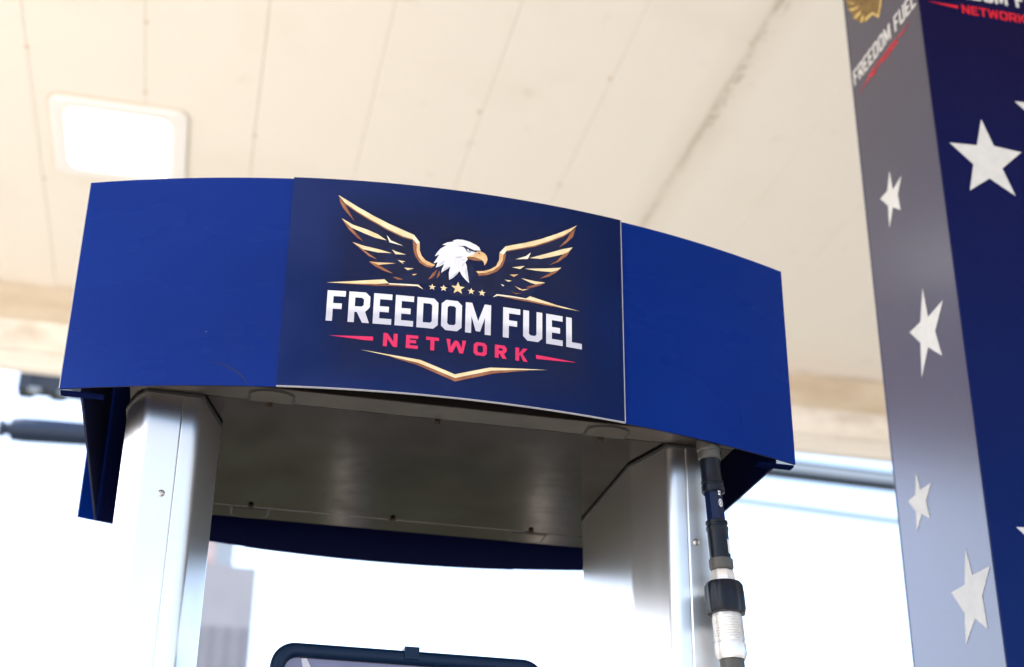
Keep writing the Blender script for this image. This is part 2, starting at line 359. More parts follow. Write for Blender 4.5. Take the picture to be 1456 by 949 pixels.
# ceiling lamp: frame 0.5 m, glowing lens 0.4 m, turned very slightly out of square as in the photo
def rrect(cx_, cy_, wx, wy, r, seg=6):
    pts = []
    for sx_, sy_, a0 in ((1, 1, 0), (-1, 1, 90), (-1, -1, 180), (1, -1, 270)):
        for k in range(seg+1):
            a_ = math.radians(a0 + 90*k/seg); pts.append((cx_+sx_*(wx/2-r)+r*math.cos(a_), cy_+sy_*(wy/2-r)+r*math.sin(a_)))
    return pts
lamp = thing('ceiling_lamp', 'square lit lamp with rounded white lens recessed in the cream ceiling above the header', 'ceiling lamp', (-.795, 2.86, H0+HC))
def frame_bm(bm, rings):
    """closed ring skin through matching outlines [(pts, z)]"""
    V = [[bm.verts.new((x, y, z)) for x, y in p] for p, z in rings]
    for a, b in zip(V, V[1:]):
        for i in range(len(a)): bm.faces.new((a[i], a[(i+1) % len(a)], b[(i+1) % len(a)], b[i]))
    bmesh.ops.recalc_face_normals(bm, faces=bm.faces)
LX, LY = -.795, 2.86
bm = bmesh.new()
frame_bm(bm, [(rrect(LX, LY, .51, .52, .05), HC+.004), (rrect(LX, LY, .51, .52, .05), HC-.010), (rrect(LX, LY, .494, .504, .046), HC-.018), (rrect(LX, LY, .42, .43, .045), HC-.020), (rrect(LX-.004, LY, .384, .398, .05), HC-.014)])
obj('lamp_frame', bm, MT['lamp_frame'], lamp, smooth=40)
bm = bmesh.new(); prism(bm, rrect(LX, LY, .522, .532, .055), HC-.0030, HC-.0004); obj('seal', bm, MT['fascia_tan'], lamp)
bm = bmesh.new(); prism(bm, rrect(LX-.004, LY, .386, .400, .05), HC-.019, HC-.002); obj('lens', bm, MT['lamp_glow'], lamp)

# ------------------------------------------------------------------ fuel dispenser
disp = thing('fuel_dispenser', 'stainless steel fuel dispenser with a curved blue header carrying the eagle logo', 'fuel pump', (0, .28, .15))
W, SAG, HH, DEP = 1.10, .1075, .339, .556
def arc(x): return -SAG*(1-(2*x/W)**2)
def curve(x0, x1, k, off=0): return [(x0+(x1-x0)*i/k, arc(x0+(x1-x0)*i/k)+off) for i in range(k+1)]
def panel(name, x0, x1, y_off, t, z0, z1, mface, medge, parent, k=28, rear=False, endx=9):
    """curved sheet; front faces take mface, its cut rim medge"""
    bm = bmesh.new()
    pts = curve(x0, x1, k, y_off)
    if rear: pts = [(x, DEP - y) for x, y in pts][::-1]
    sheet(bm, pts, z0, z1, t)
    uvl = bm.loops.layers.uv.new('UVMap')
    for f in bm.faces:
        f.normal_update(); e = abs(f.normal.z) > .9 or abs(f.normal.x) > .9 or abs(f.calc_center_median().x) > endx
        f.material_index = 1 if e else 0
        for l in f.loops: l[uvl].uv = (l.vert.co.x, l.vert.co.z)
    return obj(name, bm, [mface, medge], parent, smooth=30)
fl = panel('header_panel', -W/2, -.2515, 0, .003, 0, HH, MT['blue'], MT['blue_shaded'], disp)
fl['label'] = 'plain blue left wing of the header with a hairline crack'
fr = panel('header_panel', .2475, W/2, 0, .003, 0, HH, MT['blue_dimmed'], MT['blue_shaded'], disp)
fr['label'] = 'plain blue right wing of the header'
fc = panel('logo_panel', -.2535, .2495, -.004, .003, -.001, HH, MT['navy_print'], MT['white_edge'], disp, 40)
fc['label'] = 'navy centre panel with eagle logo'
# dark backing sheet behind the joints
panel('backing_sheet', -.30, .30, .0036, .002, .004, HH-.004, MT['blue_shaded'], MT['blue_shaded'], disp)
# rear header, its inner side seen from below, shade put into its blue
for x0, x1 in ((-W/2, -.2505), (.2545, W/2)): panel('rear_header_panel', x0, x1, 0, .003, 0, HH, MT['blue_shaded'], MT['blue'], disp, rear=True, endx=.517)  # ends keep the lit blue, the enclosed stretch takes the shaded one
panel('rear_header_panel', -.2535, .2575, -.0035, .003, 0, HH, MT['blue_shaded'], MT['blue_shaded'], disp, rear=True, k=40)
# side sheets set in from the ends, with bottom lips
for s in (-1, 1):
    bm = bmesh.new(); x = .517*s
    box(bm, min(x, x+.003*s), max(x, x+.003*s), -.003+.006, DEP-.006, -.004, HH-.004); obj('side_panel', bm, MT['blue_shaded'], disp)
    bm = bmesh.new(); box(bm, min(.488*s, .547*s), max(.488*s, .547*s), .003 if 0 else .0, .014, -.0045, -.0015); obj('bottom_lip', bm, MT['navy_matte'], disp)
bm = bmesh.new(); box(bm, -.510, .510, -.003, DEP+.003, HH-.03, HH-.02); obj('header_lid', bm, MT['blue_shaded'], disp)
# logo print
def fsurf(u, v, off): return (u, arc(u) - .004 - off, v)
LOGO = [('dark',[(-1842,3055),(-1773,2974),(-1395,2729),(-756,2454),(-728,2279),(-636,2095),(-446,2030),(-333,2066),(-203,1843),(-87,1784),(-526,1748),(-1071,1709),(-1138,1767),(-1014,1861),(-1372,2030),(-1257,2077),(-1628,2334),(-1472,2359),(-1803,2721),(-1611,2682)]),
('cream',[(-1878,3116),(-1769,3051),(-1584,2935),(-1350,2803),(-1117,2689),(-884,2594),(-743,2540),(-757,2467),(-913,2502),(-1146,2607),(-1396,2742),(-1613,2875),(-1774,2987)]),
('pale',[(-743,2540),(-653,2422),(-693,2386),(-757,2467)]),
('gold',[(-693,2386),(-653,2422),(-648,2288),(-616,2199),(-556,2132),(-415,2074),(-447,2043),(-537,2060),(-617,2115),(-669,2193),(-695,2283)]),
('copper',[(-757,2467),(-693,2386),(-695,2283),(-669,2193),(-617,2115),(-537,2060),(-447,2043),(-462,2021),(-544,2029),(-644,2088),(-704,2179),(-738,2278)]),
('copper',[(-1774,2987),(-1613,2875),(-1396,2742),(-1146,2607),(-913,2502),(-757,2467),(-754,2448),(-912,2480),(-1144,2584),(-1394,2719),(-1612,2853),(-1767,2963)]),
('copper',[(-1860,3073),(-1772,2962),(-1611,2682),(-1705,2788),(-1792,2896),(-1838,2988)]),
('cream',[(-1803,2721),(-1632,2624),(-1418,2557),(-1270,2495),(-1136,2405),(-1299,2432),(-1480,2499),(-1661,2580)]),
('copper',[(-1803,2721),(-1661,2580),(-1472,2359),(-1555,2405),(-1691,2544)]),
('cream',[(-1628,2334),(-1452,2283),(-1241,2245),(-1049,2199),(-1255,2192),(-1465,2226)]),
('copper',[(-1628,2334),(-1465,2226),(-1257,2073),(-1380,2122),(-1497,2223)]),
('gold',[(-1372,2030),(-1231,2028),(-982,2037),(-1229,1988)]),
('copper',[(-1372,2030),(-1229,1988),(-1014,1861),(-1144,1894),(-1275,1956)]),
('pale',[(-1140,2498),(-1071,2407),(-890,2336),(-1094,2375)]),
('cream',[(-1052,2260),(-982,2230),(-843,2196),(-997,2187)]),
('cream',[(-960,2096),(-912,2088),(-843,2081),(-894,2064),(-869,2034),(-927,2068)]),
('cream',[(-862,1977),(-721,1980),(-808,1941)]),
('gold',[(-749,1879),(-669,1897),(-716,1864)]),
('copper',[(-1020,1809),(-964,1811),(-866,1784),(-946,1772)]),
('cream',[(-1955,1644),(-1579,1693),(-1138,1758),(-1071,1700),(-1261,1670),(-1577,1652)]),
('pale',[(-1071,1700),(-646,1720),(-574,1652),(-661,1693),(-1070,1680)]),
('copper',[(-1797,1641),(-1577,1652),(-1261,1670),(-1070,1680),(-661,1693),(-877,1670),(-1259,1645)]),
('dark',[(1727,3056),(1676,2999),(1310,2734),(1081,2609),(651,2462),(641,2416),(588,2197),(511,2089),(371,2006),(232,1979),(87,2208),(88,1844),(-223,1700),(-159,1590),(440,1672),(517,1727),(926,1724),(1021,1775),(1101,1901),(1245,2031),(1164,2086),(1503,2335),(1343,2357),(1683,2720),(1483,2679)]),
('cream',[(1758,3121),(1643,3037),(1425,2901),(1178,2762),(935,2654),(758,2587),(631,2538),(651,2471),(855,2545),(1081,2633),(1310,2755),(1525,2889),(1668,3010)]),
('pale',[(631,2538),(541,2417),(601,2389),(651,2471)]),
('copper',[(651,2471),(855,2545),(1081,2633),(1310,2755),(1525,2889),(1668,3010),(1663,2987),(1525,2867),(1310,2734),(1081,2611),(855,2528),(651,2453)]),
('gold',[(541,2417),(601,2389),(590,2294),(541,2189),(448,2101),(339,2045),(223,2019),(191,2049),(308,2070),(416,2121),(494,2185),(536,2294)]),
('copper',[(601,2389),(641,2430),(626,2308),(588,2197),(511,2097),(371,2015),(232,1979),(223,2019),(339,2045),(448,2101),(541,2189),(590,2294)]),
('copper',[(1736,3072),(1651,2966),(1592,2845),(1466,2675),(1575,2769),(1689,2902)]),
('cream',[(1683,2720),(1508,2651),(1310,2550),(1001,2403),(1179,2423),(1343,2487),(1524,2567),(1607,2623)]),
('copper',[(1683,2720),(1607,2623),(1524,2562),(1425,2435),(1310,2342),(1458,2424),(1590,2557)]),
('cream',[(1503,2335),(1261,2276),(930,2211),(1115,2209),(1343,2230),(1441,2279)]),
('copper',[(1503,2335),(1441,2279),(1343,2225),(1164,2086),(1310,2148),(1424,2240)]),
('cream',[(1249,2032),(1084,2028),(876,2042),(1020,1991),(1100,1979),(1181,2005)]),
('copper',[(1249,2032),(1181,2005),(1100,1979),(949,1906),(1021,1901),(1165,1973)]),
('gold',[(782,1895),(893,1856),(1005,1887),(909,1840),(846,1848)]),
('copper',[(712,1801),(799,1780),(902,1797),(799,1767)]),
('pale',[(1022,2501),(945,2425),(785,2344),(977,2383)]),
('cream',[(930,2258),(739,2201),(859,2193)]),
('gold',[(834,2098),(701,2072),(764,2046)]),
('cream',[(737,1977),(623,1976),(686,1952)]),
('pale',[(624,1876),(569,1895),(596,1861)]),
('pale',[(448,1657),(509,1717),(737,1722),(950,1716),(1006,1698),(768,1698),(525,1694)]),
('cream',[(950,1716),(1013,1765),(1182,1733),(1423,1691),(1791,1657),(1505,1659),(1262,1679),(1006,1698)]),
('copper',[(525,1694),(768,1698),(1006,1698),(1262,1679),(1505,1659),(1262,1656),(1006,1670),(769,1676)]),
('white',[(-169,2515),(-104,2544),(-15,2549),(86,2530),(176,2493),(231,2457),(254,2404),(201,2386),(168,2353),(136,2311),(81,2291),(48,2265),(65,2230),(30,2178),(52,2118),(71,1997),(94,1838),(46,1881),(-10,1943),(-52,2018),(-86,1964),(-146,1894),(-200,1853),(-207,1911),(-209,1972),(-190,2076),(-243,2023),(-323,1955),(-311,2021),(-281,2105),(-343,2060),(-405,2033),(-377,2123),(-442,2098),(-401,2170),(-358,2256),(-422,2219),(-394,2283),(-341,2358),(-255,2425),(-321,2423),(-246,2474),(-147,2503)]),
('grey',[(-139,2223),(-96,2253),(15,2269),(-51,2238)]),
('grey',[(-39,2203),(49,2236),(5,2206)]),
('grey',[(-187,2278),(-130,2295),(-140,2276)]),
('grey',[(-200,1860),(-93,1963),(-56,2010),(-94,1985),(-179,1896)]),
('grey',[(25,2016),(50,2093),(68,1997),(89,1852),(51,1908)]),
('grey',[(-25,2083),(39,2179),(-4,2148)]),
('grey',[(-391,2048),(-339,2116),(-275,2174),(-284,2123),(-337,2073)]),
('grey',[(-318,1970),(-266,2051),(-196,2085),(-245,2031)]),
('gold',[(201,2386),(257,2392),(313,2369),(350,2325),(360,2264),(344,2211),(317,2164),(305,2218),(282,2245),(226,2262),(159,2281),(48,2267),(81,2291),(136,2311),(168,2353)]),
('copper',[(48,2260),(159,2273),(226,2255),(271,2238),(249,2232),(160,2227),(71,2239)]),
('navy',[(-90,2433),(21,2449),(77,2422),(156,2393),(248,2403),(207,2384),(179,2364),(106,2376),(110,2354),(74,2346),(40,2366),(17,2407),(-12,2431)]),
('white2',[(42,2396),(69,2395),(106,2373),(99,2360),(66,2361)]),
('navy2',[(73,2393),(101,2380),(92,2369),(74,2376)]),
('navy2',[(218,2357),(241,2364),(244,2349),(224,2341)]),
('copper',[(-508,1822),(-447,1930),(-384,1999),(-412,1910),(-453,1856)]),
('copper',[(-385,1852),(-371,1927),(-349,1991),(-338,1919)]),
('cream',[(-1423,611),(-1092,574),(-572,524),(-74,353),(-73,297),(-602,477),(-1028,548)]),
('copper',[(-1028,548),(-602,477),(-73,297),(-71,244),(-632,448),(-901,509)]),
('cream',[(-74,354),(425,523),(1286,612),(458,480),(-72,297)]),
('copper',[(-72,297),(458,480),(1001,557),(492,441),(-71,244)]),
('red',[(-1865,804),(-1252,826),(-1249,764),(-1351,762)]),
('red',[(1108,827),(1731,807),(1507,786),(1114,762)])]
LSTARS = [(-445, 1705, 54), (-277, 1706, 56), (-68, 1731, 105), (128, 1708, 54), (288, 1704, 56)]
OFF = {'dark': .0003, 'cream': .0006, 'pale': .0008, 'gold': .0007, 'copper': .0005, 'white': .0006, 'grey': .0009, 'navy': .0010, 'white2': .0012, 'navy2': .0014, 'red': .0006}
NM = {'dark': 'wing_print', 'cream': 'cream_gold_print', 'pale': 'pale_gold_print', 'gold': 'gold_print', 'copper': 'copper_print', 'white': 'eagle_head_print', 'grey': 'feather_print', 'navy': 'eye_line_print', 'white2': 'eye_print', 'navy2': 'pupil_print', 'red': 'red_bar_print'}
for key in OFF:
    for k_, p in LOGO:
        if k_ == key: decal(NM[key], [[[(a/1e4, b/1e4) for a, b in p]]], INK[key], fc, fsurf, OFF[key], .01)
def star_pts(cx_, cz_, r, ratio=.40, rot=90):
    return [(cx_+(r if i % 2 == 0 else r*ratio)*math.cos(math.radians(rot+36*i)), cz_+(r if i % 2 == 0 else r*ratio)*math.sin(math.radians(rot+36*i))) for i in range(10)]
for x, z, r in LSTARS: decal('star_print', [[star_pts(x/1e4, z/1e4, r/1e4, .42)]], INK['cream'], fc, fsurf, .0006)
TT = [('F', -.1929, .0258), ('R', -.1623, .0301), ('E', -.1271, .0261), ('E', -.0961, .0262), ('D', -.0650, .0305), ('O', -.0298, .0298), ('M', .0053, .0376), ('F', .0609, .0258), ('U', .0912, .0291), ('E', .1263, .0254), ('L', .1572, .0243)]
for c_, x, w_ in TT: decal('letter', [letter(c_, x, .1033, w_, .0487, .0088, .0065, .0090)], INK['letter'], fc, fsurf, .0008, .01)
T2 = [('N', -.1109, .0200), ('E', -.0788, .0172), ('T', -.0503, .0185), ('W', -.0212, .0285), ('O', .0184, .0193), ('R', .0496, .0175), ('K', .0800, .0185)]
for c_, x, w_ in T2: decal('letter', [letter(c_, x, .0690, w_, .0208, .0056, .0038, .0050)], INK['red'], fc, fsurf, .0008, .01)
# bare white margin of the centre sheet along its lower and right edges
decal('white_margin', [[[(-.2535, -.001), (.2495, -.001), (.2495, .0004), (-.2535, .0004)]]], MT['white_edge'], fc, fsurf, .0003, .01)
decal('white_margin', [[[(.2480, .0005), (.2495, .0005), (.2495, HH), (.2480, HH)]]], MT['white_edge'], fc, fsurf, .0003)
decal('white_margin', [[[(-W/2, .0), (-W/2+.0013, .0), (-W/2+.0013, HH), (-W/2, HH)]]], MT['white_edge'], fl, lambda u, v, off: (u, arc(u)-off, v), .0003)
# hairline crack and a paint chip on the left wing
def thin_line(pts, wd):
    out = []
    for s_ in (1, -1):
        row = []
        for i, p in enumerate(pts):
            a = Vector(pts[max(i-1, 0)]); b = Vector(pts[min(i+1, len(pts)-1)]); d = (b-a).normalized(); k = wd*(.3+.7*math.sin(math.pi*(i+.5)/len(pts)))
            row.append((p[0]-d.y*k*s_, p[1]+d.x*k*s_))
        out += row if s_ == 1 else row[::-1]
    return out
def wsurf(u, v, off): return (u, arc(u) - off, v)
ck = decal('hairline_crack', [[thin_line([(-.3449, .0356), (-.333, .0335), (-.324, .0300), (-.3151, .0251), (-.306, .0190), (-.3010, .0140), (-.2965, .0093), (-.293, .002)], .0006)]], MT['gasket'], fl, wsurf, .0004, .01)
decal('paint_chip', [[[(-.3569, .0822), (-.3557, .0824), (-.3554, .0834), (-.3563, .0838), (-.3571, .0831)]]], MT['white_edge'], fl, wsurf, .0004)

# underside
SZ = .020
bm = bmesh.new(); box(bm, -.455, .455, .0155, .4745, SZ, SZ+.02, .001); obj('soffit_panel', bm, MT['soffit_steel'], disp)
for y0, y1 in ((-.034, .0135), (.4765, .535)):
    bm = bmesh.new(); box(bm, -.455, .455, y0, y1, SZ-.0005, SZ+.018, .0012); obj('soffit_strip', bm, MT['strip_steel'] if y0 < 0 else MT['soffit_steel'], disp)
bm = bmesh.new(); box(bm, -.455, .455, -.034, .535, SZ+.021, SZ+.06); obj('soffit_frame', bm, MT['gasket'], disp)
bm = bmesh.new(); box(bm, -.455, .455, .535, .548, SZ+.012, SZ+.06); obj('soffit_flange', bm, MT['blue_shaded'], disp)
def tab(xc_, y0, y1, front):
    def prof(g):
        wx, d = .030+g, (y1-y0)
        pts = []
        for k in range(9):
            a_ = math.pi*k/8; pts.append((xc_+wx*math.cos(a_)*(1 if abs(math.cos(a_)) < .99 else 1), (y0+.016 if front else y1-.016) + (-1 if front else 1)*(.016+g)*math.sin(a_)))
        pts += [(xc_-wx, y1+g if front else y0-g), (xc_+wx, y1+g if front else y0-g)]
        return pts
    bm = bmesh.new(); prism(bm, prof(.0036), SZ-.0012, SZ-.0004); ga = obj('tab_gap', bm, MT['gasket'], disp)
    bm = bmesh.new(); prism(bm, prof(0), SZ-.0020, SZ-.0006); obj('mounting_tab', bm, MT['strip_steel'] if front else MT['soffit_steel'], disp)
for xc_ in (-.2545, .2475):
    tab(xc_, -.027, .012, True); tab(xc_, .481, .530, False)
bm = bmesh.new(); lathe(bm, [(.0028, SZ-.0052), (.0045, SZ-.0040), (.0045, SZ-.0001)], 14, (0, 0)); s0 = obj('panel_screw', bm, MT['screw_dark'], disp, smooth=40)
for i, (x, y) in enumerate(((-.256, .020), (-.007, .021), (.245, .021), (-.254, .466), (-.004, .468), (.248, .466))):
    if i == 0: s0.location += Vector((x, y, 0)); ORG[s0.name] += Vector((x, y, 0)); X0, Y0 = x, y
    else: again(s0, (x-X0, y-Y0, 0), disp)

# columns: an inner cover and an outer cover meeting at a seam on the front
def rounded(pts, rad, seg=5):
    """round the inner corners of a polyline by rad[i]"""
    out = [pts[0]]
    for i in range(1, len(pts)-1):
        p = Vector(pts[i]); a = Vector(pts[i-1]) - p; b = Vector(pts[i+1]) - p; r = rad[i] if isinstance(rad, (list, tuple)) else rad
        if r == 0: out.append(tuple(p)); continue
        an, bn = a.normalized(), b.normalized(); d = min(r, a.length*.45, b.length*.45); p0_, p2_ = p+an*d, p+bn*d
        for k in range(seg+1):
            t_ = k/seg; q = p0_*(1-t_)**2 + p*2*t_*(1-t_) + p2_*t_**2; out.append(tuple(q))
    out.append(pts[-1]); return out
inner = rounded([(.3772, .0262), (.3772, .0180), (.352, .0185), (.3225, .116), (.3225, .385), (.352, .47), (.3772, .472)], [0, .0015, .020, .006, .006, .01, 0])
outer = rounded([(.3786, .0262), (.3786, .0168), (.429, .0168), (.441, .040), (.457, .088), (.457, .395), (.43, .472), (.3786, .472)], [0, .0015, .008, .01, .012, .012, .02, 0])
ZB = -1.75
for s in (1, -1):
    for nm, pr in (('inner_cover', inner), ('outer_cover', outer)):
        bm = bmesh.new(); pts = [(x*s, y) for x, y in pr]
        if s < 0: pts = pts[::-1]
        if nm == 'outer_cover': pts = pts[::-1]
        sheet(bm, pts, ZB, SZ-.0050, .0015); obj('column_'+nm, bm, MT['steel'], disp, smooth=25)
    bm = bmesh.new(); box(bm, *sorted((.366*s, .424*s)), .0285, .46, ZB, SZ-.006); obj('column_core', bm, MT['gasket'], disp)
    ring = [(.3190, .114), (.349, .0145), (.430, .0125), (.445, .038), (.4605, .086), (.4605, .397), (.432, .476), (.350, .474), (.3190, .388)]
    bm = bmesh.new(); prism(bm, [(x*s, y) for x, y in ring], SZ-.0048, SZ-.0006); obj('column_gasket', bm, MT['gasket'], disp)
    # round-head screw with a cross recess
    xs_ = .389 if s > 0 else -.394
    sc = obj('cover_screw', (lambda b_: (lathe(b_, [(.0012, .0030), (.0034, .0026), (.0050, .0012), (.0055, 0), (.0055, -.001)], 20), b_)[1])(bmesh.new()), MT['screw'], disp, smooth=50)
    sc.rotation_euler = (math.radians(90), 0, 0); sc.location = Vector((xs_, .0168, -.135+H0)) - ORG[disp.name]
    ORG[sc.name] = Vector((xs_, .0168, -.135+H0))
    bm = bmesh.new(); box(bm, xs_-.0026, xs_+.0026, .0133, .0139, -.1356, -.1344); box(bm, xs_-.0006, xs_+.0006, .0131, .0141, -.1376, -.1324); obj('screw_recess', bm, MT['gasket'], disp)
# body below the frame of the picture
bm = bmesh.new(); box(bm, -.46, .46, .03, .47, -1.72, -.62, .01); obj('cabinet', bm, MT['steel'], disp)
bm = bmesh.new(); box(bm, -.50, .50, .0, .50, -H0+.15, -1.72, .01); obj('base', bm, MT['gasket'], disp)

# framed display between the columns: rounded tube frame, glass, top clip
DX0, DX1, DZ, DY = -.219, .181, -.3085, .10
fo = [(x, z) for x, z in rrect((DX0+DX1)/2, DZ-.13, DX1-DX0, .26, .034, 8)]
fi = [(x, z) for x, z in rrect((DX0+DX1)/2, DZ-.13, DX1-DX0-.040, .22, .018, 8)]
fm = [(x, z) for x, z in rrect((DX0+DX1)/2, DZ-.13, DX1-DX0-.010, .25, .030, 8)]
fn = [(x, z) for x, z in rrect((DX0+DX1)/2, DZ-.13, DX1-DX0-.030, .23, .022, 8)]
bm = bmesh.new(); V = []
for pts, y in ((fo, DY+.03), (fo, DY+.006), (fm, DY), (fn, DY), (fi, DY+.006), (fi, DY+.03)): V.append([bm.verts.new((x, y, z)) for x, z in pts])
for a, b in zip(V, V[1:]):
    for i in range(len(a)): bm.faces.new((a[i], a[(i+1) % len(a)], b[(i+1) % len(a)], b[i]))
bmesh.ops.recalc_face_normals(bm, faces=bm.faces)
df = obj('display_frame', bm, MT['frame_blue'], disp, smooth=50); df['label'] = 'dark blue rounded frame of the display'
bm = bmesh.new(); box(bm, DX0+.012, DX1-.012, DY+.010, DY+.024, DZ-.25, DZ-.012); gl = obj('glass', bm, MT['screen'], df)
def dsurf(u, v, off): return (u, DY+.010-off, v)
for q_ in ([(-.176, -.3300), (-.168, -.3290), (-.160, -.345), (-.145, -.365), (-.155, -.370), (-.172, -.348)], [(-.105, -.3405), (-.10, -.339), (-.07, -.3475), (-.071, -.3485)], [(.0, -.3425), (.03, -.3385), (.055, -.337), (.03, -.3400)]):
    decal('screen_picture_glint', [[q_]], INK['grey'], df, dsurf, .0006)  # a pale picture shape plus thin reflection streaks drawn as flat marks
bm = bmesh.new(); box(bm, -.030, -.008, DY-.004, DY+.032, DZ-.014, DZ+.0045, .0015); obj('frame_clip', bm, MT['frame_blue'], df, smooth=40)
bm = bmesh.new(); box(bm, -.12, .10, DY+.03, DY+.10, DZ-.60, DZ-.20); obj('display_bracket', bm, MT['gasket'], disp)

# ------------------------------------------------------------------ hose assembly hanging at the right column
hose = thing('fuel_hose', 'black fuel hose with pale metal couplings hanging in front of the right pump column', 'fuel hose', (.415, -.012, H0-.5))
def seg_obj(name, prof, m_, seg=32, parent=None, shape=None):
    """lathed piece along the hose's leaning axis; prof [(r, d)] with d measured downward from the fitting"""
    bm = bmesh.new(); pr = [(r, -d) for r, d in prof]; lathe(bm, pr, seg)
    for v in bm.verts:
        d = -v.co.z
        if shape: v.co.x *= shape(v, d); v.co.y *= shape(v, d)
        v.co.x += .3975 + .058*d; v.co.y += -.027 - .01*d; v.co.z = .012 - d
    return obj(name, bm, m_, parent or hose, smooth=35)
seg_obj('top_fitting', [(.010, -.03), (.010, 0), (.0165, .001), (.0175, .006), (.0175, .017), (.0160, .019), (.0168, .021), (.0168, .030), (.0150, .032)], MT['clear_grey'])
seg_obj('upper_sleeve', [(.0135, .026), (.0150, .029), (.0150, .050), (.0152, .054), (.0152, .064), (.0164, .066), (.0164, .069), (.0152, .070), (.0152, .0725), (.0168, .074), (.0168, .083), (.0150, .085)], MT['hose_black'])
bl = seg_obj('breakaway_body', [(.0138, .080), (.0138, .084), (.0142, .132), (.0150, .134)], MT['hose_blue'], 8)
seg_obj('lower_sleeve', [(.0150, .128), (.0162, .129), (.0162, .1325), (.0150, .134), (.0150, .1365), (.0163, .138), (.0163, .142), (.0152, .144), (.0152, .182), (.0148, .187)], MT['hose_black'])
seg_obj('collar', [(.0150, .186), (.0174, .187), (.0174, .199), (.0150, .203)], MT['clear_grey'])
seg_obj('hex_fitting', [(.013, .202), (.0172, .206), (.0190, .215), (.0190, .226)], MT['alu'], 8)
def scallop(v, d):
    a_ = math.atan2(v.co.y, v.co.x); return 1 + .035*math.cos(a_*9)*(1 if .226 < d < .270 else 0)
seg_obj('scuff_guard', [(.0200, .2215), (.0245, .222), (.0270, .227), (.0278, .240), (.0278, .262), (.0262, .2675), (.0200, .269)], MT['hose_black'], 72, shape=scallop)
rib = [(.0205, .266)]
for k in range(9): rib += [(.0210, .2725+k*.0038), (.0217, .2735+k*.0038), (.0217, .2752+k*.0038), (.0210, .2762+k*.0038)]
rib += [(.0210, .310), (.0222, .312), (.0222, .326), (.0190, .334)]
seg_obj('swivel_coupling', rib, MT['alu'], 40)
seg_obj('hose_ferrule', [(.0150, .333), (.0172, .335), (.0172, .40)], MT['clear_grey'])
bm = bmesh.new(); tube(bm, [(.4195, -.031, -.385), (.425, -.02, -.55), (.45, -.05, -.85), (.52, -.09, -1.15), (.60, -.08, -1.25), (.66, -.03, -1.15), (.68, .03, -.95)], .013, 16); obj('hose_tube', bm, MT['hose_black'], hose, smooth=60)
# small white marks on the sleeve (oval badge, side lettering, pale strip)
def hsurf(u, v, off):
    """u = angle in degrees from straight ahead toward +x, v = distance down the hose"""
    a_ = math.radians(u); r = .0150 + off if v < .14 else .0153 + off
    return (.3975 + .058*v + r*math.sin(a_), -.027 - .01*v - r*math.cos(a_), .012 - v)
def ell(cu, cv, ru, rv, k=16): return [(cu+ru*math.cos(2*math.pi*i/k), cv+rv*math.sin(2*math.pi*i/k)) for i in range(k)]
decal('badge', [[ell(14, .1035, 12, .0062), ell(14, .1035, 8.5, .0048)], [ell(14, .1035, 3.2, .0036)]], MT['label'], bl, hsurf, .0004)
for q_ in (letter('E', 5, .0885, 14, .0030, 4.5, .0, .0008), letter('N', 5, .0845, 14, .0030, 4.5, .0, .0008)): decal('badge_letter', [q_], MT['label'], bl, hsurf, .0004)
decal('pale_strip', [[[(30, .158), (46, .159), (46, .180), (30, .179)]]], MT['label'], bl, hsurf, .0004)

# ------------------------------------------------------------------ wrapped canopy column
XC, YC, DC, WC = .997, .2044, .306, .336
wrap = thing('canopy_column', 'square canopy column wrapped in navy film with white stars, right of the pump', 'column', (XC+WC/2, YC+DC/2, .15))
bm = bmesh.new(); box(bm, XC+.006, XC+WC-.006, YC+.006, YC+DC-.006, -H0+.15, HC+.01); obj('column_core', bm, MT['clear_grey'], wrap)
sheets = {'front': (XC, XC+WC, YC, YC+.004), 'left': (XC, XC+.004, YC+.0045, YC+DC-.0045), 'rear': (XC, XC+WC, YC+DC-.004, YC+DC), 'right': (XC+WC-.004, XC+WC, YC+.0045, YC+DC-.0045)}
SH = {}
for nm, (x0, x1, y0, y1) in sheets.items():
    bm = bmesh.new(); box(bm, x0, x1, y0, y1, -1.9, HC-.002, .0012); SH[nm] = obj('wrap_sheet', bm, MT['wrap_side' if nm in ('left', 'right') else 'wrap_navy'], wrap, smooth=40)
bm = bmesh.new(); box(bm, XC+.001, XC+.0038, YC+DC-.0004, YC+DC+.002, -1.9, HC-.002); obj('edge_strip', bm, MT['white_edge'], wrap)
def csf(u, v, off): return (u, YC-off, v)
def css(u, v, off): return (XC-off, u, v)
for nm, sf, lst in (('left', css, [[(3932, 8584), (3880, 8085), (3495, 8183), (3713, 7862), (3675, 7468), (3959, 7707), (4189, 7337), (4144, 7855), (4420, 8197), (4106, 8192)],[(3218, 5410), (3144, 4737), (2566, 4803), (2960, 4341), (2826, 3755), (3272, 4147), (3623, 3665), (3528, 4362), (3866, 4760), (3438, 4778)],[(4219, 1924), (4139, 1535), (3737, 1530), (3981, 1266), (3907, 876), (4185, 1069), (4436, 788), (4379, 1179), (4620, 1478), (4336, 1507)],[(2852, -26), (2739, -566), (2166, -574), (2518, -1010), (2476, -1605), (2822, -1328), (3209, -1693), (3131, -1144), (3485, -672), (3021, -662)]]), ('front', csf, [[(10983, 8732), (11174, 8130), (11761, 8076), (11285, 7622), (11484, 7022), (10975, 7346), (10511, 7001), (10668, 7621), (10214, 8055), (10805, 8086)]])):
    for s_ in lst: decal('star', [[[(a/1e4, b/1e4) for a, b in s_]]], INK['starwhite'], SH[nm], sf, .0006)
C1 = [(a/1e4, b/1e4) for a, b in [(10983, 8732), (11174, 8130), (11761, 8076), (11285, 7622), (11484, 7022), (10975, 7346), (10511, 7001), (10668, 7621), (10214, 8055), (10805, 8086)]]
cxm = sum(a for a, b in C1)/10; czm = sum(b for a, b in C1)/10
